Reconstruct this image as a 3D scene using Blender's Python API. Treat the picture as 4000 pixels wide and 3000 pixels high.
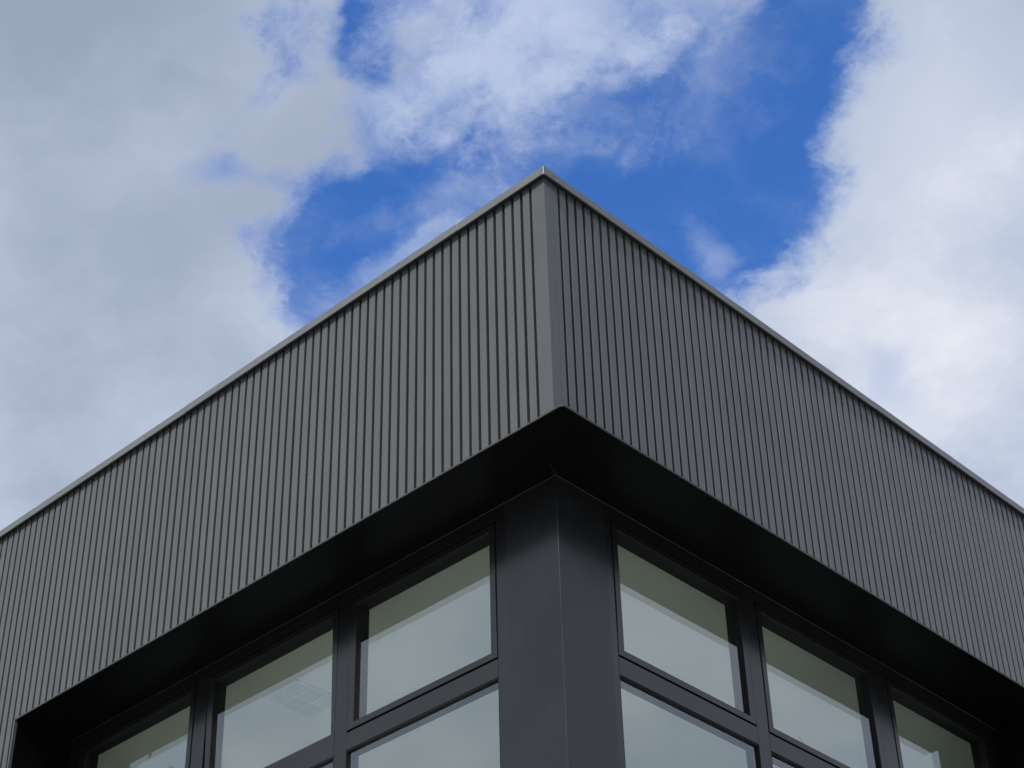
import bpy, bmesh, math, random
from mathutils import Vector, Matrix
random.seed(7)
for o in list(bpy.data.objects):
    bpy.data.objects.remove(o, do_unlink=True)
scene = bpy.context.scene
COL = scene.collection

# ------------------------------------------------------------------ camera
SO = 8.57                      # height of the soffit above the ground
CAM_YAW, CAM_PITCH, CAM_ROLL = 0.7482297, 0.6446172, -0.0280861
CAM_POS = Vector((6.3074918, -7.1664421, SO - 6.9665496))
FPX = 7525.0767                # focal length in pixels of a 4000 px wide picture

def cam_axes():
    f0 = Vector((-math.sin(CAM_YAW), math.cos(CAM_YAW), 0))
    r0 = Vector((math.cos(CAM_YAW), math.sin(CAM_YAW), 0))
    z = Vector((0, 0, 1))
    f = f0 * math.cos(CAM_PITCH) + z * math.sin(CAM_PITCH)
    u = -f0 * math.sin(CAM_PITCH) + z * math.cos(CAM_PITCH)
    r = r0 * math.cos(CAM_ROLL) + u * math.sin(CAM_ROLL)
    u2 = -r0 * math.sin(CAM_ROLL) + u * math.cos(CAM_ROLL)
    return r, u2, f
CR, CU, CF = cam_axes()
cam_data = bpy.data.cameras.new('camera')
cam = bpy.data.objects.new('camera', cam_data)
COL.objects.link(cam)
cam_data.sensor_width = 36.0
cam_data.lens = FPX / 4000 * 36.0
cam_data.clip_start = 0.05
cam_data.clip_end = 6000
cam.matrix_world = Matrix(((CR.x, CU.x, -CF.x, CAM_POS.x), (CR.y, CU.y, -CF.y, CAM_POS.y),
                           (CR.z, CU.z, -CF.z, CAM_POS.z), (0, 0, 0, 1)))
scene.camera = cam

# ------------------------------------------------------------------ light
SUN_EL = math.radians(41)
SUN_DIR = Vector((0.18, -1.0, 0)).normalized() * math.cos(SUN_EL) + Vector((0, 0, math.sin(SUN_EL)))
sun_data = bpy.data.lights.new('sun', 'SUN')
sun_data.energy = 2.7
sun_data.angle = math.radians(6)
sun_data.color = (1.0, 0.955, 0.9)
sun = bpy.data.objects.new('sun', sun_data)
COL.objects.link(sun)
sun.rotation_euler = (-SUN_DIR).to_track_quat('-Z', 'Y').to_euler()
sun.location = (0, -20, 40)

vs = scene.view_settings
scene.display_settings.display_device = 'sRGB'
vs.view_transform = 'Standard'
vs.look = 'None'
vs.exposure = 0.0
vs.gamma = 1.0
vs.use_curve_mapping = False
scene.cycles.max_bounces = 10
scene.cycles.diffuse_bounces = 4
scene.cycles.glossy_bounces = 6
scene.cycles.transparent_max_bounces = 16
scene.cycles.use_denoising = True
scene.cycles.filter_width = 1.5

# ------------------------------------------------------------------ sky with a broken cloud deck
world = bpy.data.worlds.new('World')
scene.world = world
world.use_nodes = True
WT = world.node_tree
WT.nodes.clear()
def wn(t, **kw):
    n = WT.nodes.new(t)
    for k, v in kw.items():
        setattr(n, k, v)
    return n
def wl(a, b):
    WT.links.new(a, b)
def wmath(op, a, b=None, c=None, clamp=False):
    n = wn('ShaderNodeMath', operation=op, use_clamp=clamp)
    for i, v in enumerate((a, b, c)):
        if v is None:
            continue
        if isinstance(v, (int, float)):
            n.inputs[i].default_value = v
        else:
            wl(v, n.inputs[i])
    return n.outputs[0]
def wvec(op, a, b=None, scale=None):
    n = wn('ShaderNodeVectorMath', operation=op)
    for i, v in enumerate((a, b)):
        if v is None:
            continue
        if isinstance(v, (tuple, Vector)):
            n.inputs[i].default_value = tuple(v)
        else:
            wl(v, n.inputs[i])
    if scale is not None:
        if isinstance(scale, (int, float)):
            n.inputs['Scale'].default_value = scale
        else:
            wl(scale, n.inputs['Scale'])
    return n.outputs['Value'] if op in ('DOT_PRODUCT', 'LENGTH', 'DISTANCE') else n.outputs['Vector']
def wsmooth(v, lo, hi, a=0.0, b=1.0):
    n = wn('ShaderNodeMapRange', interpolation_type='SMOOTHSTEP')
    wl(v, n.inputs['Value'])
    n.inputs['From Min'].default_value = lo
    n.inputs['From Max'].default_value = hi
    n.inputs['To Min'].default_value = a
    n.inputs['To Max'].default_value = b
    return n.outputs['Result']
def wnoise(vec, scale, detail=8, rough=0.55, color=False, distortion=0.0):
    n = wn('ShaderNodeTexNoise')
    wl(vec, n.inputs['Vector'])
    n.inputs['Scale'].default_value = scale
    n.inputs['Detail'].default_value = detail
    n.inputs['Roughness'].default_value = rough
    n.inputs['Distortion'].default_value = distortion
    return n.outputs['Color'] if color else n.outputs['Fac']
def wmix(fac, a, b):
    n = wn('ShaderNodeMix', data_type='RGBA')
    if isinstance(fac, (int, float)):
        n.inputs[0].default_value = fac
    else:
        wl(fac, n.inputs[0])
    for i, v in ((6, a), (7, b)):
        if isinstance(v, tuple):
            n.inputs[i].default_value = v + (1,)
        else:
            wl(v, n.inputs[i])
    return n.outputs[2]

dirv = wn('ShaderNodeTexCoord').outputs['Generated']
sep = wn('ShaderNodeSeparateXYZ'); wl(dirv, sep.inputs[0])
# cloud-layer coordinates: the deck is flat, so divide by the height component
den = wmath('ADD', wmath('MAXIMUM', sep.outputs['Z'], 0.0), 0.25)
deck = wvec('SCALE', dirv, scale=wmath('DIVIDE', 1.0, den))
warp_c = wvec('SUBTRACT', wnoise(deck, 3.2, 6, 0.55, color=True), (0.5, 0.5, 0.5))
warp_f = wvec('SUBTRACT', wnoise(deck, 11.0, 7, 0.6, color=True), (0.5, 0.5, 0.5))
wdir = wvec('ADD', dirv, wvec('ADD', wvec('SCALE', warp_c, scale=0.075), wvec('SCALE', warp_f, scale=0.035)))

def sky_dir(x, y):
    """unit direction of a patch of sky; x, y run over a 2212 x 1659 chart of the sky round the viewing direction"""
    s = 4000 / 2212
    return (CF + CR * ((x * s - 2000) / FPX) + CU * ((1500 - y * s) / FPX)).normalized()
def patch(v, x, y, rx, ry, ang=0.0):
    """1 at the patch's middle falling to 0 at its rim and below 0 outside"""
    c = sky_dir(x, y)
    e1 = CR - c * CR.dot(c); e1.normalize()
    e2 = c.cross(e1); e2.normalize()
    if e2.dot(CU) < 0:
        e2 = -e2
    ca, sa = math.cos(math.radians(ang)), math.sin(math.radians(ang))
    k = 4000 / 2212 / FPX
    a1 = (e1 * ca + e2 * sa) / (rx * k)
    a2 = (-e1 * sa + e2 * ca) / (ry * k)
    cb = wn('ShaderNodeCombineXYZ')
    wl(wvec('DOT_PRODUCT', v, a1), cb.inputs[0])
    wl(wvec('DOT_PRODUCT', v, a2), cb.inputs[1])
    return wmath('SUBTRACT', 1.0, wvec('LENGTH', cb.outputs[0]))
def union(vals):
    r = vals[0]
    for q in vals[1:]:
        r = wmath('SMOOTH_MAX', r, q, 0.25)
    return r

# gaps of blue between the clouds: a wide soft falloff, frayed by fine turbulence
fray = wmath('SUBTRACT', wnoise(wvec('ADD', deck, wvec('SCALE', warp_c, scale=0.10)), 4.6, 12, 0.63), 0.5)
fray2 = wmath('SUBTRACT', wnoise(wvec('ADD', deck, wvec('SCALE', warp_f, scale=0.12)), 13.0, 9, 0.60), 0.5)
frayed = wmath('ADD', wmath('MULTIPLY', fray, 2.2), wmath('MULTIPLY', fray2, 2.0))
holes = [(1755, 10, 115, 190, 0), (1720, 180, 225, 190, 40), (1590, 320, 260, 205, 50), (1535, 440, 215, 145, 20),
         (1360, 430, 270, 170, -25), (1200, 400, 220, 150, -10),
         (760, 500, 250, 150, 25), (950, 470, 330, 190, 20), (745, 600, 160, 120, -40), (1090, 420, 230, 170, 0),
         (820, 95, 75, 150, 15), (890, 300, 140, 150, 10), (890, 10, 120, 80, 0), (1240, 210, 560, 360, 0)]
hole = union([patch(wdir, *h) for h in holes])
clear = wmath('MINIMUM', hole, 0.8)
for x, y, rx, ry, a, amp in [(890, 490, 260, 130, 28, 0.8), (800, 110, 90, 140, 10, 0.45), (1180, 420, 260, 110, 0, 0.4), (1220, 170, 380, 250, 0, 0.4), (1600, 280, 200, 220, 30, 0.5)]:
    clear = wmath('ADD', clear, wsmooth(patch(wdir, x, y, rx, ry, a), -0.1, 0.6, 0.0, amp))
holef = wmath('ADD', clear, frayed)
# elsewhere in the sky the same broken deck goes on at random
gap_n = wnoise(deck, 1.15, 5, 0.55)
far_gap = wmath('MULTIPLY', wsmooth(gap_n, 0.64, 0.76), wsmooth(patch(dirv, 1106, 830, 2200, 1900), -0.25, 0.1, 1.0, 0.0))
solid = wmath('SUBTRACT', 1.0, wmath('MAXIMUM', wsmooth(holef, -0.20, 0.58), far_gap))
for x, y, rx, ry, a, amp in [(505, 370, 110, 45, 12, 0.60), (600, 392, 130, 38, -18, 0.42), (680, 430, 120, 40, -20, 0.5), (1880, 790, 150, 60, -40, 0.22), (1650, 1000, 200, 90, -40, 0.10)]:
    q = wsmooth(wmath('ADD', patch(wdir, x, y, rx, ry, a), wmath('MULTIPLY', fray2, 2.2)), 0.0, 1.1, 1.0, 1.0 - amp)
    solid = wmath('MULTIPLY', solid, q)
# thin veils drifting across the gaps
veils = [(1130, 130, 310, 220, 0, 0.70), (1330, 50, 300, 130, 0, 0.55), (1000, 200, 190, 190, 0, 0.55), (1190, 310, 260, 90, 0, 0.40),
         (890, 575, 180, 50, 34, 0.42), (1000, 430, 270, 70, 25, 0.42), (1525, 505, 45, 80, 10, 0.4), (1560, 170, 220, 140, 20, 0.30),
         (840, 330, 120, 60, 0, 0.4), (930, 20, 130, 80, 0, 0.5), (830, 240, 120, 80, 0, 0.4), (1320, 220, 200, 150, 0, 0.40)]
vn = wmath('ADD', wmath('MULTIPLY', fray, -3.2), wmath('MULTIPLY', fray2, 2.6))
vacc = None
for x, y, rx, ry, a, amp in veils:
    q = wsmooth(wmath('ADD', patch(wdir, x, y, rx, ry, a), vn), -0.45, 1.05, 0.0, amp)
    vacc = q if vacc is None else wmath('SUBTRACT', 1.0, wmath('MULTIPLY', wmath('SUBTRACT', 1.0, vacc), wmath('SUBTRACT', 1.0, q)))
haze_n = wsmooth(vn, -0.4, 0.9, 0.0, 0.20)
veil = wmath('MAXIMUM', vacc, haze_n)
alpha = wmath('SUBTRACT', 1.0, wmath('MULTIPLY', wmath('SUBTRACT', 1.0, solid), wmath('SUBTRACT', 1.0, veil)))

sky = wn('ShaderNodeTexSky', sky_type='NISHITA')
sky.sun_disc = False
sky.sun_elevation = SUN_EL
sky.sun_rotation = math.atan2(SUN_DIR.x, SUN_DIR.y)
sky.altitude = 200
sky.air_density = 1.0
sky.dust_density = 0.2
sky.ozone_density = 3.0
hs = wn('ShaderNodeHueSaturation')
hs.inputs['Saturation'].default_value = 1.0
hs.inputs['Value'].default_value = 1.06
wl(wvec('MULTIPLY', sky.outputs[0], (0.66, 1.24, 2.05)), hs.inputs['Color'])

# clouds: grey undersides, whiter where the light gets through; lighter towards the horizon
cn = wnoise(wvec('ADD', deck, wvec('SCALE', warp_c, scale=0.12)), 2.6, 8, 0.55)
tone = wsmooth(wmath('ADD', cn, wmath('MULTIPLY', frayed, 0.10)), 0.32, 0.68)
low = wsmooth(sep.outputs['Z'], 0.35, 0.85, 0.16, 0.0)
glow = None
for x, y, rx, ry, a, amp in [(2120, 150, 460, 420, 0, 0.40), (1950, 480, 520, 420, -30, 0.30), (2000, 800, 420, 330, -30, 0.28), (300, 380, 420, 120, 10, 0.10), (620, 620, 260, 170, 30, 0.14),
                             (680, 240, 300, 160, 0, 0.06), (150, 60, 420, 300, 0, -0.10), (80, 900, 330, 300, 0, -0.10), (1200, 120, 360, 260, 0, 0.06)]:
    q = wsmooth(patch(wdir, x, y, rx, ry, a), -0.1, 1.0, 0.0, amp)
    glow = q if glow is None else wmath('ADD', glow, q)
bright = wmath('ADD', wmath('ADD', wmath('MULTIPLY', tone, 0.52), low), wmath('ADD', glow, 0.03), clamp=True)
ramp = wn('ShaderNodeValToRGB')
wl(bright, ramp.inputs[0])
ramp.color_ramp.elements[0].position = 0.0
ramp.color_ramp.elements[0].color = (0.328, 0.388, 0.50, 1)
ramp.color_ramp.elements[1].position = 1.0
ramp.color_ramp.elements[1].color = (0.93, 0.94, 0.99, 1)
e = ramp.color_ramp.elements.new(0.45); e.color = (0.515, 0.583, 0.73, 1)
thin_tint = wmix(solid, (0.56, 0.645, 0.83), ramp.outputs[0])
cloud_col = wvec('SCALE', thin_tint, scale=10.0)
skyout = wmix(alpha, hs.outputs[0], cloud_col)
bg = wn('ShaderNodeBackground')
bg.inputs['Strength'].default_value = 0.1
wl(skyout, bg.inputs['Color'])
wo = wn('ShaderNodeOutputWorld')
wl(bg.outputs[0], wo.inputs['Surface'])
world.cycles.sampling_method = 'MANUAL'
world.cycles.sample_map_resolution = 1024

# ------------------------------------------------------------------ materials
def new_mat(name):
    m = bpy.data.materials.new(name)
    m.use_nodes = True
    nt = m.node_tree
    nt.nodes.clear()
    out = nt.nodes.new('ShaderNodeOutputMaterial')
    return m, nt, out
def paint(name, base, rough=0.4, spec=0.5, grain=0.08, grain_scale=420, dirt=0.12, bump=0.02, streak=0.0, metallic=0.0, specks=0.0):
    m, nt, out = new_mat(name)
    N, Lk = nt.nodes, nt.links
    b = N.new('ShaderNodeBsdfPrincipled')
    Lk.new(b.outputs[0], out.inputs[0])
    geo = N.new('ShaderNodeNewGeometry')
    oi = N.new('ShaderNodeObjectInfo')
    n1 = N.new('ShaderNodeTexNoise'); n1.inputs['Scale'].default_value = grain_scale; n1.inputs['Detail'].default_value = 2
    n2 = N.new('ShaderNodeTexNoise'); n2.inputs['Scale'].default_value = 1.7; n2.inputs['Detail'].default_value = 7; n2.inputs['Roughness'].default_value = 0.65
    mp = N.new('ShaderNodeMapping'); mp.inputs['Scale'].default_value = (9, 9, 0.55)
    n3 = N.new('ShaderNodeTexNoise'); n3.inputs['Scale'].default_value = 3.0; n3.inputs['Detail'].default_value = 6
    Lk.new(geo.outputs['Position'], n1.inputs['Vector']); Lk.new(geo.outputs['Position'], n2.inputs['Vector'])
    Lk.new(geo.outputs['Position'], mp.inputs['Vector']); Lk.new(mp.outputs[0], n3.inputs['Vector'])
    def mul(src, amt):
        q = N.new('ShaderNodeMapRange')
        q.inputs['From Min'].default_value = 0.25; q.inputs['From Max'].default_value = 0.75
        q.inputs['To Min'].default_value = 1 - amt; q.inputs['To Max'].default_value = 1 + amt
        Lk.new(src, q.inputs['Value'])
        return q.outputs[0]
    def mm(a, c):
        q = N.new('ShaderNodeMath'); q.operation = 'MULTIPLY'
        Lk.new(a, q.inputs[0]); Lk.new(c, q.inputs[1])
        return q.outputs[0]
    fac = mm(mm(mul(n1.outputs['Fac'], grain), mul(n2.outputs['Fac'], dirt)), mul(n3.outputs['Fac'], streak))
    rnd = N.new('ShaderNodeMapRange'); Lk.new(oi.outputs['Random'], rnd.inputs['Value'])
    rnd.inputs['To Min'].default_value = 0.965; rnd.inputs['To Max'].default_value = 1.035
    fac = mm(fac, rnd.outputs[0])
    v = N.new('ShaderNodeVectorMath'); v.operation = 'SCALE'
    v.inputs[0].default_value = base
    Lk.new(fac, v.inputs['Scale'])
    if specks:
        # scattered droppings and chips
        vo = N.new('ShaderNodeTexVoronoi'); vo.inputs['Scale'].default_value = 3.4
        mv = N.new('ShaderNodeMapping'); mv.inputs['Scale'].default_value = (1, 1, 0.6)
        Lk.new(geo.outputs['Position'], mv.inputs['Vector']); Lk.new(mv.outputs[0], vo.inputs['Vector'])
        th = N.new('ShaderNodeMapRange'); Lk.new(vo.outputs['Distance'], th.inputs['Value'])
        th.inputs['From Min'].default_value = 0.016; th.inputs['From Max'].default_value = 0.030
        th.inputs['To Min'].default_value = specks; th.inputs['To Max'].default_value = 0.0
        mx = N.new('ShaderNodeMix'); mx.data_type = 'RGBA'
        Lk.new(th.outputs[0], mx.inputs[0]); Lk.new(v.outputs[0], mx.inputs[6]); mx.inputs[7].default_value = (0.5, 0.5, 0.47, 1)
        Lk.new(mx.outputs[2], b.inputs['Base Color'])
    else:
        Lk.new(v.outputs[0], b.inputs['Base Color'])
    rr = N.new('ShaderNodeMapRange'); Lk.new(n2.outputs['Fac'], rr.inputs['Value'])
    rr.inputs['From Min'].default_value = 0.3; rr.inputs['From Max'].default_value = 0.7
    rr.inputs['To Min'].default_value = rough - 0.05; rr.inputs['To Max'].default_value = rough + 0.05
    Lk.new(rr.outputs[0], b.inputs['Roughness'])
    b.inputs['Specular IOR Level'].default_value = spec
    b.inputs['Metallic'].default_value = metallic
    if bump:
        bp = N.new('ShaderNodeBump'); bp.inputs['Strength'].default_value = bump; bp.inputs['Distance'].default_value = 0.002
        Lk.new(n1.outputs['Fac'], bp.inputs['Height']); Lk.new(bp.outputs[0], b.inputs['Normal'])
    return m
M_CLAD = paint('grey_cladding_paint', (0.104, 0.1065, 0.1045), rough=0.26, spec=0.5, grain=0.12, dirt=0.06, streak=0.07, bump=0.015, specks=0.22)
M_COPE = paint('grey_coping_paint', (0.158, 0.162, 0.162), rough=0.36, spec=0.5, grain=0.12, dirt=0.14, streak=0.06, bump=0.05, specks=0.3)
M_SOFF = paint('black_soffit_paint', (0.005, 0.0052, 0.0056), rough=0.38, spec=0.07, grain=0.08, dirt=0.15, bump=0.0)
M_COL = paint('charcoal_column_paint', (0.060, 0.062, 0.061), rough=0.25, spec=0.4, metallic=0.78, grain=0.08, dirt=0.10, streak=0.04, bump=0.02)
M_FRAME = paint('charcoal_frame_powder_coat', (0.068, 0.068, 0.066), rough=0.22, spec=0.5, metallic=0.85, grain=0.08, dirt=0.06, bump=0.03)
M_GASKET = paint('black_rubber_gasket', (0.012, 0.012, 0.012), rough=0.6, spec=0.2, grain=0.05, dirt=0.05, bump=0.0)
M_BACKING = paint('shade_black_backing', (0.015, 0.0145, 0.015), rough=0.8, spec=0.15, bump=0.0)  # backing coloured near black to deepen the shade in board grooves and coping gap
M_TRIM = paint('grey_trim_paint', (0.085, 0.086, 0.085), rough=0.6, spec=0.25, grain=0.1, dirt=0.2, bump=0.0)
M_STOP = paint('brown_black_inner_frame', (0.020, 0.018, 0.015), rough=0.7, spec=0.2, bump=0.0)
M_BEAD = paint('grey_sealant', (0.06, 0.058, 0.054), rough=0.8, spec=0.2, grain=0.3, grain_scale=60, dirt=0.5, bump=0.0)
M_BARE = paint('bare_aluminium_edge', (0.6, 0.6, 0.59), rough=0.35, spec=0.5, grain=0.1, dirt=0.3, bump=0.0, metallic=0.4)
M_CEIL = paint('pale_ceiling_paint', (0.85, 0.88, 0.83), rough=0.9, spec=0.1, grain=0.03, grain_scale=300, dirt=0.03, bump=0.0)
M_FLOOR = paint('pale_vinyl_floor', (0.72, 0.70, 0.64), rough=0.5, spec=0.3, grain=0.03, grain_scale=300, dirt=0.05, bump=0.0)
M_GRILLE = paint('grey_grille', (0.68, 0.70, 0.68), rough=0.7, spec=0.2, bump=0.0)
M_ROOF = paint('roof_membrane', (0.20, 0.20, 0.20), rough=0.85, spec=0.2)

def glass_mat():
    m, nt, out = new_mat('tinted_double_glazing')
    N, Lk = nt.nodes, nt.links
    tr = N.new('ShaderNodeBsdfTransparent'); tr.inputs[0].default_value = (0.955, 0.985, 0.95, 1)
    gl = N.new('ShaderNodeBsdfGlossy'); gl.inputs['Color'].default_value = (0.90, 0.96, 1.0, 1); gl.inputs['Roughness'].default_value = 0.0
    geo = N.new('ShaderNodeNewGeometry')
    nz = N.new('ShaderNodeTexNoise'); nz.inputs['Scale'].default_value = 1.1; nz.inputs['Detail'].default_value = 0
    Lk.new(geo.outputs['Position'], nz.inputs['Vector'])
    bp = N.new('ShaderNodeBump'); bp.inputs['Strength'].default_value = 0.15; bp.inputs['Distance'].default_value = 0.004
    Lk.new(nz.outputs['Fac'], bp.inputs['Height'])
    Lk.new(bp.outputs[0], gl.inputs['Normal'])
    # the same reflectance curve from both sides of the pane
    dt = N.new('ShaderNodeVectorMath'); dt.operation = 'DOT_PRODUCT'
    Lk.new(geo.outputs['Incoming'], dt.inputs[0]); Lk.new(geo.outputs['True Normal'], dt.inputs[1])
    ab = N.new('ShaderNodeMath'); ab.operation = 'ABSOLUTE'; Lk.new(dt.outputs['Value'], ab.inputs[0])
    iv = N.new('ShaderNodeMath'); iv.operation = 'SUBTRACT'; iv.inputs[0].default_value = 1.0; Lk.new(ab.outputs[0], iv.inputs[1])
    pw = N.new('ShaderNodeMath'); pw.operation = 'POWER'; Lk.new(iv.outputs[0], pw.inputs[0]); pw.inputs[1].default_value = 5.0
    ad = N.new('ShaderNodeMath'); ad.operation = 'MULTIPLY_ADD'; ad.use_clamp = True
    ad.inputs[1].default_value = 0.85; ad.inputs[2].default_value = 0.17
    Lk.new(pw.outputs[0], ad.inputs[0])
    mx = N.new('ShaderNodeMixShader')
    Lk.new(ad.outputs[0], mx.inputs[0]); Lk.new(tr.outputs[0], mx.inputs[1]); Lk.new(gl.outputs[0], mx.inputs[2])
    Lk.new(mx.outputs[0], out.inputs[0])
    return m
M_GLASS = glass_mat()

def ground_mat():
    m, nt, out = new_mat('pale_concrete_paving')
    N, Lk = nt.nodes, nt.links
    b = N.new('ShaderNodeBsdfPrincipled'); Lk.new(b.outputs[0], out.inputs[0])
    geo = N.new('ShaderNodeNewGeometry')
    n1 = N.new('ShaderNodeTexNoise'); n1.inputs['Scale'].default_value = 0.35; n1.inputs['Detail'].default_value = 10
    Lk.new(geo.outputs['Position'], n1.inputs['Vector'])
    cr = N.new('ShaderNodeValToRGB'); Lk.new(n1.outputs['Fac'], cr.inputs[0])
    cr.color_ramp.elements[0].position = 0.3; cr.color_ramp.elements[0].color = (0.27, 0.265, 0.25, 1)
    cr.color_ramp.elements[1].position = 0.75; cr.color_ramp.elements[1].color = (0.37, 0.36, 0.34, 1)
    Lk.new(cr.outputs[0], b.inputs['Base Color'])
    b.inputs['Roughness'].default_value = 0.9
    return m
def simple_mat(name, c1, c2, scale, rough=0.8):
    m, nt, out = new_mat(name)
    N, Lk = nt.nodes, nt.links
    b = N.new('ShaderNodeBsdfPrincipled'); Lk.new(b.outputs[0], out.inputs[0])
    geo = N.new('ShaderNodeNewGeometry')
    n1 = N.new('ShaderNodeTexNoise'); n1.inputs['Scale'].default_value = scale; n1.inputs['Detail'].default_value = 5
    Lk.new(geo.outputs['Position'], n1.inputs['Vector'])
    cr = N.new('ShaderNodeValToRGB'); Lk.new(n1.outputs['Fac'], cr.inputs[0])
    cr.color_ramp.elements[0].position = 0.35; cr.color_ramp.elements[0].color = c1 + (1,)
    cr.color_ramp.elements[1].position = 0.65; cr.color_ramp.elements[1].color = c2 + (1,)
    Lk.new(cr.outputs[0], b.inputs['Base Color'])
    b.inputs['Roughness'].default_value = rough
    return m
M_GROUND = ground_mat()
M_LEAF = simple_mat('leaves', (0.035, 0.06, 0.02), (0.08, 0.11, 0.035), 2.5)
M_BARK = simple_mat('bark', (0.06, 0.045, 0.03), (0.12, 0.09, 0.06), 8.0, 0.9)

# ------------------------------------------------------------------ mesh helpers
def finish(name, bm, mat, parent=None, smooth=False):
    me = bpy.data.meshes.new(name)
    bmesh.ops.recalc_face_normals(bm, faces=bm.faces[:])
    bm.to_mesh(me); bm.free()
    me.materials.append(mat)
    if smooth:
        for q in me.polygons:
            q.use_smooth = True
    return link(name, me, parent)
def link(name, me, parent=None):
    o = bpy.data.objects.new(name, me)
    COL.objects.link(o)
    if parent is not None:
        o.parent = parent
    return o
def tag(o, label=None, cat=None, group=None, kind=None):
    if label: o['label'] = label
    if cat: o['category'] = cat
    if group: o['group'] = group
    if kind: o['kind'] = kind
    return o
def add_box(bm, x0, x1, y0, y1, z0, z1, bevel=0.0, seg=2):
    r = bmesh.ops.create_cube(bm, size=1.0)
    vs_ = r['verts']
    for v in vs_:
        v.co = Vector(((x0 + x1) / 2 + v.co.x * (x1 - x0), (y0 + y1) / 2 + v.co.y * (y1 - y0), (z0 + z1) / 2 + v.co.z * (z1 - z0)))
    if bevel:
        es = list({e for v in vs_ for e in v.link_edges})
        bmesh.ops.bevel(bm, geom=es, offset=bevel, segments=seg, profile=0.5, affect='EDGES', clamp_overlap=True)
def add_prism(bm, poly, z0, z1):
    """a closed plan outline drawn up from z0 to z1"""
    lo = [bm.verts.new((x, y, z0)) for x, y in poly]
    hi = [bm.verts.new((x, y, z1)) for x, y in poly]
    n = len(poly)
    for i in range(n):
        bm.faces.new((lo[i], lo[(i + 1) % n], hi[(i + 1) % n], hi[i]))
    bm.faces.new(lo); bm.faces.new(hi)

# Each facade is drawn in its own frame: a along the wall from the corner, d inwards from the cladding face, z up from the soffit.
def left(a, d, z):  return (-a, d, z + SO)
def right(a, d, z): return (-d, a, z + SO)
def fbox(bm, F, a0, a1, d0, d1, z0, z1, bevel=0.0, seg=2):
    p, q = F(a0, d0, z0), F(a1, d1, z1)
    add_box(bm, min(p[0], q[0]), max(p[0], q[0]), min(p[1], q[1]), max(p[1], q[1]), p[2], q[2], bevel, seg)
def fring(bm, F, a0, a1, z0, z1, w, d0, d1, bevel=0.0):
    """a mitred rectangular ring; w = (low-a side, high-a side, bottom, top) member widths"""
    def loop(A0, A1, Z0, Z1, D):
        return [bm.verts.new(F(*q)) for q in ((A0, D, Z0), (A1, D, Z0), (A1, D, Z1), (A0, D, Z1))]
    o0 = loop(a0, a1, z0, z1, d0); o1 = loop(a0, a1, z0, z1, d1)
    i0 = loop(a0 + w[0], a1 - w[1], z0 + w[2], z1 - w[3], d0); i1 = loop(a0 + w[0], a1 - w[1], z0 + w[2], z1 - w[3], d1)
    fs = []
    for k in range(4):
        j = (k + 1) % 4
        fs += [bm.faces.new((o0[k], o0[j], i0[j], i0[k])), bm.faces.new((o1[k], o1[j], i1[j], i1[k])),
               bm.faces.new((o0[k], o0[j], o1[j], o1[k])), bm.faces.new((i0[k], i0[j], i1[j], i1[k]))]
    if bevel:
        es = []
        for L in (o0, i0):
            for k in range(4):
                es.append(bm.edges.get((L[k], L[(k + 1) % 4])))
        bmesh.ops.bevel(bm, geom=[x for x in es if x], offset=bevel, segments=2, profile=0.5, affect='EDGES')

# ------------------------------------------------------------------ ground
bm = bmesh.new()
R0 = 2500
N_ = 24
vsg = [[bm.verts.new((-R0 + 2 * R0 * i / N_, -R0 + 2 * R0 * j / N_, 0)) for j in range(N_ + 1)] for i in range(N_ + 1)]
for i in range(N_):
    for j in range(N_):
        bm.faces.new((vsg[i][j], vsg[i + 1][j], vsg[i + 1][j + 1], vsg[i][j + 1]))
tag(finish('ground', bm, M_GROUND), kind='structure')

# ------------------------------------------------------------------ the building
B = bpy.data.objects.new('building', None)
COL.objects.link(B)
B.empty_display_size = 0.5
tag(B, 'dark grey modern building corner with ribbed metal fascia over strip windows', 'building')

H = 2.0            # top of coping above the soffit
ZB = 1.931         # lower edge of the coping
PITCH, GROOVE, DEPTH = 0.0847, 0.0240, 0.036
JAMB = 5.69        # where the window recess ends on both sides
DL, DR = 0.5276, 0.4751   # depth of the recess, left and right wall
Q, PL = 0.0766, 0.0050    # how far the soffit edge stands out of the right and the left cladding
ENDL = 9.4         # length of each facade
FLOOR = -SO

# cladding boards: one mesh per length, shared
def board_mesh(F, z0, z1, name):
    w = PITCH - GROOVE
    r = 0.0042
    prof = [(0.0, DEPTH + 0.004)]
    for k in range(4):
        t = math.pi / 2 * k / 3
        prof.append((r - r * math.cos(t), r - r * math.sin(t)))
    for k in range(4):
        t = math.pi / 2 * k / 3
        prof.append((w - r + r * math.sin(t), r - r * math.cos(t)))
    prof.append((w, DEPTH + 0.004))
    b = bmesh.new()
    lo = [b.verts.new(Vector(F(a, d, z0)) - Vector((0, 0, SO))) for a, d in prof]
    hi = [b.verts.new(Vector(F(a, d, z1)) - Vector((0, 0, SO))) for a, d in prof]
    for i in range(len(prof) - 1):
        b.faces.new((lo[i], lo[i + 1], hi[i + 1], hi[i]))
    bmesh.ops.recalc_face_normals(b, faces=b.faces[:])
    nrm = Vector((0, -1, 0)) if F is left else Vector((1, 0, 0))
    if sum((f.normal.dot(nrm) * f.calc_area() for f in b.faces)) < 0:
        bmesh.ops.reverse_faces(b, faces=b.faces[:])
    me = bpy.data.meshes.new(name)
    b.to_mesh(me); b.free()
    me.materials.append(M_CLAD)
    return me
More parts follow.
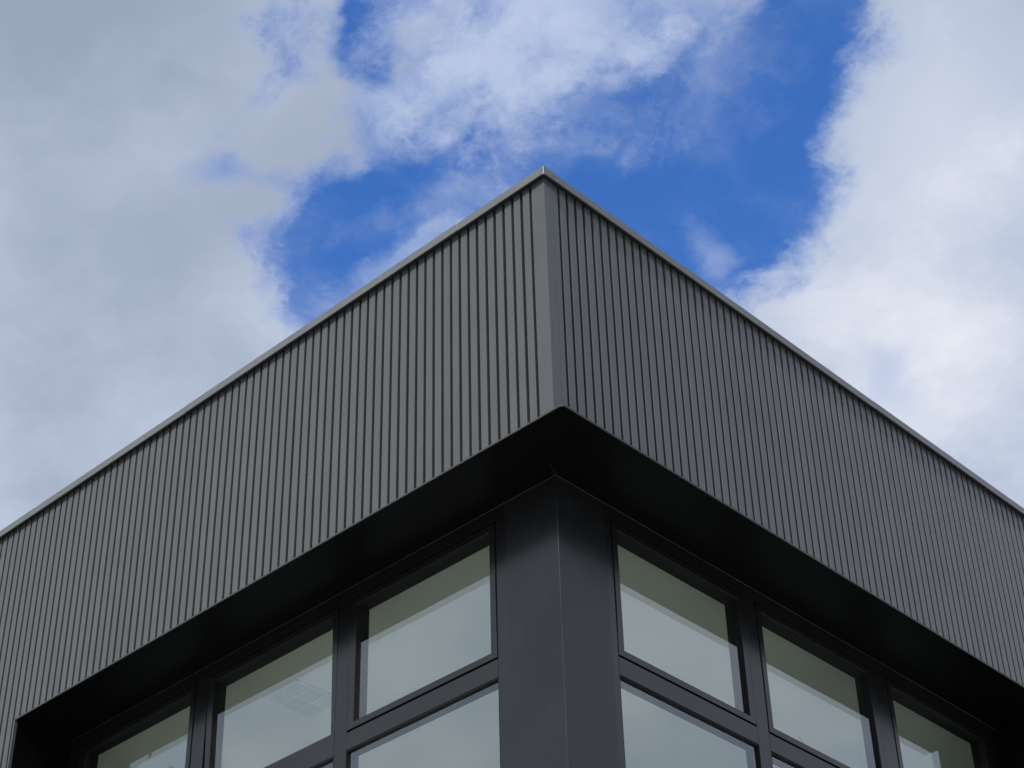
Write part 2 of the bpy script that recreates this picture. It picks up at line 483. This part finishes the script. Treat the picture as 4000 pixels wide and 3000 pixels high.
for F, first in ((left, 0.129), (right, 0.143)):
    short = board_mesh(F, 0.004, 1.943, 'cladding_board')
    tall = board_mesh(F, FLOOR + 0.15, 1.943, 'cladding_board')
    a = first + GROOVE / 2
    while a + PITCH < ENDL:
        me = short if a < JAMB - 0.03 else tall
        o = link('cladding_board', me, B)
        o.location = Vector(F(a, random.uniform(-0.0006, 0.0006), 0))
        a += PITCH

# corner flashing: a folded angle over the first flat of both sides
bm = bmesh.new()
t = 0.0018
e0, e1 = 0.070, 0.078
poly = [(-e0, -t), (-0.004, -t), (t * 0.2, -t * 0.2 - 0.0008), (t, 0.004), (t, e1), (-0.0, e1), (-0.002, 0.002), (-e0, -0.0)]
add_prism(bm, poly, SO + 0.004, SO + 1.9425)
finish('corner_flashing', bm, M_CLAD, B)
bm = bmesh.new()
poly = [(-0.129 + 0.0122, 0.0), (-0.001, 0.0006), (-0.0006, 0.001), (0.0, 0.143 - 0.0122), (-0.035, 0.143 - 0.0122), (-0.035, 0.035), (-0.129 + 0.0122, 0.035)]
add_prism(bm, poly, SO + 0.004, SO + 1.942)
finish('corner_board', bm, M_CLAD, B)

# coping: folded cap with a front leg, in lengths with a lap joint
OV, OVR = 0.042, 0.038
def cope_length(F, a0, a1, ov, dz=0.0, name='coping', mitre=None):
    b = bmesh.new()
    prof = [(-ov + 0.010, ZB + 0.002), (-ov, ZB), (-ov - 0.001, ZB + 0.004), (-ov, H - 0.004), (-ov + 0.004, H), (0.30, H + 0.012), (0.30, H - 0.05),
            (0.29, H - 0.05), (0.29, H + 0.002), (-ov + 0.012, H - 0.012), (-ov + 0.010, ZB + 0.008)]
    rings = []
    for k, a in enumerate((a0, a1)):
        rings.append([b.verts.new(F((d if (mitre and k == 0) else a) , d - dz, z + dz)) for d, z in prof])
    n = len(prof)
    for i in range(n):
        b.faces.new((rings[0][i], rings[0][(i + 1) % n], rings[1][(i + 1) % n], rings[1][i]))
    b.faces.new(rings[0]); b.faces.new(rings[1])
    return finish(name, b, M_COPE, B)
def cope_corner(F, ov_here, ov_other, a1):
    """length that runs into the corner, cut on the mitre"""
    b = bmesh.new()
    prof = [(-ov_here + 0.010, ZB + 0.002), (-ov_here, ZB), (-ov_here - 0.001, ZB + 0.004), (-ov_here, H - 0.004), (-ov_here + 0.004, H), (0.30, H + 0.012), (0.30, H - 0.05),
            (0.29, H - 0.05), (0.29, H + 0.002), (-ov_here + 0.012, H - 0.012), (-ov_here + 0.010, ZB + 0.008)]
    def am(d):
        f = (d + ov_here) / (0.30 + ov_here)
        return -ov_other + f * (0.30 + ov_other)
    r0 = [b.verts.new(F(am(d), d, z)) for d, z in prof]
    r1 = [b.verts.new(F(a1, d, z)) for d, z in prof]
    n = len(prof)
    for i in range(n):
        b.faces.new((r0[i], r0[(i + 1) % n], r1[(i + 1) % n], r1[i]))
    b.faces.new(r0); b.faces.new(r1)
    return finish('coping', b, M_COPE, B)
cope_corner(left, OV, OVR, 0.784)
cope_corner(right, OVR, OV, 3.784)
cope_length(left, 0.780, 3.784, OV, 0.0016)
cope_length(left, 3.780, 6.784, OV, 0.0)
cope_length(left, 6.780, ENDL, OV, 0.0016)
cope_length(right, 3.780, 6.784, OVR, 0.0012)
cope_length(right, 6.780, ENDL, OVR, 0.0)
# bright folded seam at the corner and a scuffed end at the first lap joint
bm = bmesh.new()
add_box(bm, OVR - 0.0035, OVR + 0.0025, -OV - 0.0035, -OV + 0.0025, SO + ZB - 0.002, SO + H - 0.008, 0.001, 1)
add_box(bm, OVR - 0.010, OVR + 0.002, -OV - 0.003, -OV + 0.008, SO + ZB - 0.005, SO + ZB + 0.006, 0.001, 1)
seam = finish('coping_seam', bm, M_BARE, B)
bm = bmesh.new()
add_box(bm, OVR - 0.019, OVR - 0.014, -OV - 0.004, -OV, SO + H - 0.040, SO + H - 0.034, 0.0015, 2)
finish('rivet', bm, M_BEAD, B)
bm = bmesh.new()
add_box(bm, OVR + 0.0, OVR + 0.004, -OV + 0.10, -OV + 0.105, SO + H - 0.040, SO + H - 0.034, 0.0015, 2)
finish('rivet', bm, M_BEAD, B)
bm = bmesh.new()
for k, (dz0, dz1, dx) in enumerate(((0.044, 0.070, 0.0), (0.020, 0.036, 0.004), (0.060, 0.074, 0.007))):
    add_box(bm, -0.7855 + dx, -0.782 + dx, -OV - 0.0030, -OV, SO + ZB + dz0, SO + ZB + dz1, 0.0008, 1)
finish('lap_sealant', bm, M_BARE, B)

# backing wall, parapet and roof
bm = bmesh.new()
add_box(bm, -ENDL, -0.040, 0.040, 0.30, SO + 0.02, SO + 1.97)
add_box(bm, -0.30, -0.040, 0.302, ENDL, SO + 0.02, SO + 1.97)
finish('parapet_wall', bm, M_BACKING, B)
bm = bmesh.new()
add_box(bm, -ENDL, -0.302, 0.302, ENDL, SO + 1.3, SO + 1.5)
finish('roof', bm, M_ROOF, B)

# soffit with its rounded outer corner and the folded edge trim
def rounded_corner(q, pl, rad, n=8):
    pts = []
    cx, cy = q - rad, -pl + rad
    for k in range(n + 1):
        tt = math.radians(-90 + 90 * k / n)
        pts.append((cx + rad * math.cos(tt), cy + rad * math.sin(tt)))
    return pts
def soffit_outline(q, pl, rad, endl, inl, inr):
    pts = [(-endl, -pl)] + rounded_corner(q, pl, rad) + [(q, endl), (-inr, endl), (-inr, inl), (-endl, inl)]
    return pts
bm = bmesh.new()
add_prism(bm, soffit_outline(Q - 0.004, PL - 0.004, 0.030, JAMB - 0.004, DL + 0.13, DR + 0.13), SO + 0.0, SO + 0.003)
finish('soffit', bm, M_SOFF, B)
bm = bmesh.new()
out_ = [(-JAMB, -PL)] + rounded_corner(Q, PL, 0.034) + [(Q, JAMB)]
inn_ = [(-JAMB, -PL + 0.004)] + rounded_corner(Q - 0.0045, PL - 0.0045, 0.0295) + [(Q - 0.004, JAMB)]
inn_[0] = (-JAMB, -PL + 0.0045); inn_[-1] = (Q - 0.0045, JAMB)
zs = (SO - 0.0035, SO + 0.0095)
rows = []
for pts, z in ((inn_, zs[0] + 0.001), (inn_, zs[0]), (out_, zs[0] + 0.003), (out_, zs[1])):
    rows.append([bm.verts.new((x, y, z)) for x, y in pts])
top = [bm.verts.new((x, y, zs[1])) for x, y in ([(-JAMB, 0.02)] + [(-0.004, 0.02)] * 9 + [(-0.02, JAMB)])]
rows.append(top)
for A_, B_ in zip(rows[:-1], rows[1:]):
    for i in range(len(A_) - 1):
        try:
            bm.faces.new((A_[i], A_[i + 1], B_[i + 1], B_[i]))
        except ValueError:
            pass
finish('soffit_trim', bm, M_TRIM, B)

# recess ends (jamb linings) and the plain inner shell
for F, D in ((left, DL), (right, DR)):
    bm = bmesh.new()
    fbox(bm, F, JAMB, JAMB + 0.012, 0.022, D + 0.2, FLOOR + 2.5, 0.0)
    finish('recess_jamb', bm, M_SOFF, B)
    bm = bmesh.new()
    fbox(bm, F, JAMB - 0.001, JAMB + 0.016, -0.002, 0.024, FLOOR + 2.5, 0.0)
    finish('jamb_trim', bm, M_CLAD, B)
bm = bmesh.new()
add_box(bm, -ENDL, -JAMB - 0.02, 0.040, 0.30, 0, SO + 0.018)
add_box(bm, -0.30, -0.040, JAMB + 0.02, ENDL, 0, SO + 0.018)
finish('side_wall', bm, M_BACKING, B)
bm = bmesh.new()
add_box(bm, -ENDL, -ENDL + 0.3, 0.31, ENDL, 0, SO + 1.29)
add_box(bm, -ENDL + 0.31, -0.31, ENDL - 0.3, ENDL, 0, SO + 1.29)
finish('rear_wall', bm, M_CLAD, B)
bm = bmesh.new()
add_box(bm, -JAMB, -DR - 0.001, DL + 0.012, DL + 0.25, 0, SO - 3.25)
add_box(bm, -DR - 0.25, -DR - 0.012, DL + 0.26, JAMB, 0, SO - 3.25)
finish('lower_wall', bm, M_COL, B)

# ------------------------------------------------------------------ corner column
bm = bmesh.new()
r = 0.006
poly = [(-0.930, DL - 0.003)]
for k in range(5):
    tt = math.radians(-90 + 90 * k / 4)
    poly.append((-DR + 0.003 - r + r * math.cos(tt), DL - 0.003 + r + r * math.sin(tt)))
poly += [(-DR + 0.003, 0.985), (-DR - 0.12, 0.985), (-DR - 0.12, DL + 0.12), (-0.930, DL + 0.12)]
add_prism(bm, poly, SO - 3.2, SO - 0.001)
finish('corner_column', bm, M_COL, B)
# sealant line where walls meet the soffit
bm = bmesh.new()
fbox(bm, left, DR - 0.003, JAMB, DL - 0.0075, DL - 0.003, -0.006, -0.0005, 0.0015, 1)
fbox(bm, right, DL - 0.003, JAMB, DR - 0.0085, DR - 0.003, -0.0075, -0.0005, 0.0015, 1)
finish('sealant_bead', bm, M_BEAD, B)

# dusty strand of web under the soffit by the column
bm = bmesh.new()
web = [Vector((-0.405, 0.395, SO - 0.004)), Vector((-0.425, 0.430, SO - 0.008)), Vector((-0.440, 0.475, SO - 0.010)), Vector((-0.470, 0.515, SO - 0.006))]
for p0, p1 in zip(web[:-1], web[1:]):
    d = (p1 - p0).normalized(); sd = d.cross(Vector((0, 0, 1))).normalized() * 0.0016; up = Vector((0, 0, 0.0016))
    ring0 = [bm.verts.new(p0 + q) for q in (sd, up, -sd, -up)]; ring1 = [bm.verts.new(p1 + q) for q in (sd, up, -sd, -up)]
    for k in range(4):
        bm.faces.new((ring0[k], ring0[(k + 1) % 4], ring1[(k + 1) % 4], ring1[k]))
finish('cobweb', bm, M_BEAD, B)

# ------------------------------------------------------------------ windows
ZT, ZS, ZM, ZL = -0.105, -1.113, -1.245, -3.10   # sash top, sash bottom, transom bottom, lower light bottom
bays = {left: [(1.018, 2.420), (2.541, 3.968), (4.108, 5.530)], right: [(1.047, 2.446), (2.574, 3.988), (4.160, 5.540)]}
G = 0.030
def window(F, D, a0, a1, ajar=0.0):
    # fixed frame: head, transom, sill and the stops behind the sash
    b = bmesh.new()
    fring(b, F, a0, a1, ZL - 0.10, -0.008, (0.0012, 0.0012, 0.10, -0.008 - ZT - 0.004), D, D + 0.115)
    fr = finish('window', b, M_FRAME, B)
    b = bmesh.new()
    fbox(b, F, a0 + 0.0012, a1 - 0.0012, D + 0.0002, D + 0.1148, ZM, ZS - 0.005, 0.0015, 1)
    finish('transom', b, M_FRAME, fr)
    b = bmesh.new()
    fring(b, F, a0 + 0.0013, a1 - 0.0013, ZS - 0.004, ZT + 0.003, (0.0567, 0.0687, 0.054, 0.06), D + 0.062, D + 0.1146)
    finish('inner_stop', b, M_STOP, fr)
    b = bmesh.new()
    fring(b, F, a0 + 0.0013, a1 - 0.0013, ZL + 0.0005, ZM - 0.0005, (0.001, 0.001, 0.03, 0.001), D + 0.060, D + 0.1144)
    finish('inner_stop', b, M_STOP, fr)
    # opening sash, hinged at its head
    b = bmesh.new()
    g = 0.007
    ws = (0.050, 0.062, 0.046, 0.052)
    fring(b, F, a0 + g, a1 - g, ZS + g, ZT - g, ws, D - 0.004, D + 0.056, 0.0018)
    sash = finish('sash', b, M_FRAME, fr)
    b = bmesh.new()
    fring(b, F, a0 + g + ws[0] - 0.0005, a1 - g - ws[1] + 0.0005, ZS + g + ws[2] - 0.0005, ZT - g - ws[3] + 0.0005, (0.004,) * 4, D + 0.001, D + G + 0.026)
    gask = finish('gasket', b, M_GASKET, fr)
    b = bmesh.new()
    fbox(b, F, a0 + g + ws[0] + 0.001, a1 - g - ws[1] - 0.001, D + G - 0.008, D + G + 0.024, ZS + g + ws[2] + 0.001, ZT - g - ws[3] - 0.001)
    pane = finish('glass_pane', b, M_GLASS, fr)
    if ajar:
        hinge = Vector(F(0, D, ZT))
        axis = Vector((1, 0, 0)) if F is left else Vector((0, 1, 0))
        ang = ajar if F is left else -ajar
        Mx = Matrix.Translation(hinge) @ Matrix.Rotation(ang, 4, axis) @ Matrix.Translation(-hinge)
        for q in (sash, gask, pane):
            q.data.transform(Mx)
    # fixed lower light
    b = bmesh.new()
    fring(b, F, a0 + 0.0014, a1 - 0.0014, ZL + 0.0004, ZM - 0.0004, (0.005, 0.005, 0.006, 0.010), D + 0.004, D + G + 0.012)
    finish('gasket', b, M_GASKET, fr)
    b = bmesh.new()
    fbox(b, F, a0 + 0.003, a1 - 0.003, D + G - 0.008, D + G + 0.024, ZL + 0.003, ZM - 0.003)
    finish('glass_pane', b, M_GLASS, fr)
    return fr
for F, D in ((left, DL), (right, DR)):
    prev = None
    for k, (a0, a1) in enumerate(bays[F]):
        window(F, D, a0, a1, ajar=0.022 if (F is left and k == 1) else 0.0)
        b = bmesh.new()
        lo = (0.931 if F is left else 0.986) if prev is None else prev
        fbox(b, F, lo, a0 - 0.0005, D + 0.0005, D + 0.115, -3.2, -0.004, 0.002, 2)
        finish('mullion', b, M_FRAME, B)
        prev = a1 + 0.0005
    b = bmesh.new()
    fbox(b, F, prev, JAMB - 0.001, D + 0.0005, D + 0.115, -3.2, -0.004, 0.002, 2)
    finish('mullion', b, M_FRAME, B)
# the room behind the glass: pale ceiling and walls, light floor
RX, RY, ZC, ZF = 7.6, 7.6, -0.035, -3.24
bm = bmesh.new()
add_prism(bm, [(-RX, DL + 0.1155), (-DR - 0.1155, DL + 0.1155), (-DR - 0.1155, RY), (-RX, RY)], SO + ZC, SO + ZC + 0.02)
finish('ceiling', bm, M_CEIL, B)
bm = bmesh.new()
add_prism(bm, [(-RX, DL + 0.1155), (-DR - 0.1155, DL + 0.1155), (-DR - 0.1155, RY), (-RX, RY)], SO + ZF - 0.02, SO + ZF)
finish('room_floor', bm, M_FLOOR, B)
bm = bmesh.new()
add_box(bm, -RX - 0.02, -RX, DL + 0.12, RY, SO + ZF, SO + ZC)
add_box(bm, -RX, -DR - 0.12, RY, RY + 0.02, SO + ZF, SO + ZC)
add_box(bm, -RX, -JAMB, DL + 0.116, DL + 0.136, SO + ZF, SO + ZC)
add_box(bm, -DR - 0.136, -DR - 0.116, JAMB, RY, SO + ZF, SO + ZC)
finish('room_wall', bm, M_CEIL, B)
# square-celled grille fixed to the ceiling
bm = bmesh.new()
gx0, gx1, gy0, gy1 = -4.02, -3.64, 1.10, 1.56
add_box(bm, gx0, gx1, gy0, gy1, SO + ZC - 0.006, SO + ZC - 0.004)
gr = finish('ceiling_grille', bm, M_GRILLE, B)
bm = bmesh.new()
for k in range(3):
    x = gx0 + (gx1 - gx0) * k / 2
    add_box(bm, x - 0.008, x + 0.008, gy0 - 0.008, gy1 + 0.008, SO + ZC - 0.014, SO + ZC - 0.002)
for k in range(4):
    y = gy0 + (gy1 - gy0) * k / 3
    add_box(bm, gx0 - 0.008, gx1 + 0.008, y - 0.008, y + 0.008, SO + ZC - 0.0135, SO + ZC - 0.0025)
finish('grille_bars', bm, M_CEIL, gr)

# casement stay seen through the middle window of the right wall
wins = [o for o in bpy.data.objects if o.name.startswith('window')]
bm = bmesh.new()
pts = [(3.020, -0.950), (3.046, -0.975), (3.165, -1.085), (3.130, -1.085), (3.012, -0.978)]
for d_ in (DR + 0.062, DR + 0.066):
    bm.faces.new([bm.verts.new(right(a, d_, z)) for a, z in pts])
stay = finish('stay_arm', bm, M_FRAME, wins[4])

# ------------------------------------------------------------------ tree mirrored in the leftmost window
T = bpy.data.objects.new('tree', None)
COL.objects.link(T)
tag(T, 'leafy green tree mirrored low in the leftmost window', 'tree')
base = Vector((-19.0, -10.0, 0))
T.location = base
TOP = 15.95
bm = bmesh.new()
def limb(bm, p0, p1, r0, r1, n=7):
    d = (p1 - p0).normalized()
    s = d.cross(Vector((0.3, 0.9, 0.1))).normalized(); t2 = d.cross(s)
    a_ = [bm.verts.new(p0 + (s * math.cos(6.283 * k / n) + t2 * math.sin(6.283 * k / n)) * r0) for k in range(n)]
    b_ = [bm.verts.new(p1 + (s * math.cos(6.283 * k / n) + t2 * math.sin(6.283 * k / n)) * r1) for k in range(n)]
    for k in range(n):
        bm.faces.new((a_[k], a_[(k + 1) % n], b_[(k + 1) % n], b_[k]))
    bm.faces.new(b_)
limb(bm, Vector((0, 0, 0)), Vector((0.1, 0, 5)), 0.32, 0.24)
limb(bm, Vector((0.1, 0, 4.9)), Vector((0.0, 0.2, TOP - 1.5)), 0.24, 0.05)
tips = []
for k in range(16):
    z = 4.5 + k * 0.55
    an = k * 2.4
    rr = 1.3 * math.sin(math.pi * (z - 2.5) / (TOP - 1.5)) ** 0.8
    p1 = Vector((math.cos(an) * rr, math.sin(an) * rr, z + 1.4))
    limb(bm, Vector((0.05, 0.05, z)), p1, 0.10, 0.03, 5)
    tips.append(p1)
finish('trunk', bm, M_BARK, T)
bm = bmesh.new()
clumps = []
for k in range(70):
    z = random.uniform(4.6, TOP - 0.5)
    rmax = 1.5 * max(0.12, math.sin(math.pi * min(1, (z - 3.2) / (TOP - 2.6)))) ** 0.7
    an = random.uniform(0, 6.283); rr = rmax * math.sqrt(random.random())
    clumps.append((Vector((math.cos(an) * rr, math.sin(an) * rr, z)), random.uniform(0.5, 1.0)))
clumps += [(q, 0.8) for q in tips]
clumps += [(Vector((random.uniform(-0.9, 0.9), random.uniform(-0.9, 0.9), TOP - random.uniform(0.5, 2.2))), 0.7) for _ in range(10)]
for c, s in clumps:
    for k in range(220):
        p_ = c + Vector((random.gauss(0, 1), random.gauss(0, 1), random.gauss(0, 0.8))) * s * 0.36
        n_ = Vector((random.gauss(0, 1), random.gauss(0, 1), random.gauss(0, 1) + 0.5)).normalized()
        e1 = n_.orthogonal().normalized(); e2 = n_.cross(e1)
        L_ = random.uniform(0.05, 0.09); W_ = L_ * 0.55
        bm.faces.new([bm.verts.new(p_ + q) for q in (e1 * L_, e2 * W_, -e1 * L_, -e2 * W_)])
finish('crown', bm, M_LEAF, T)
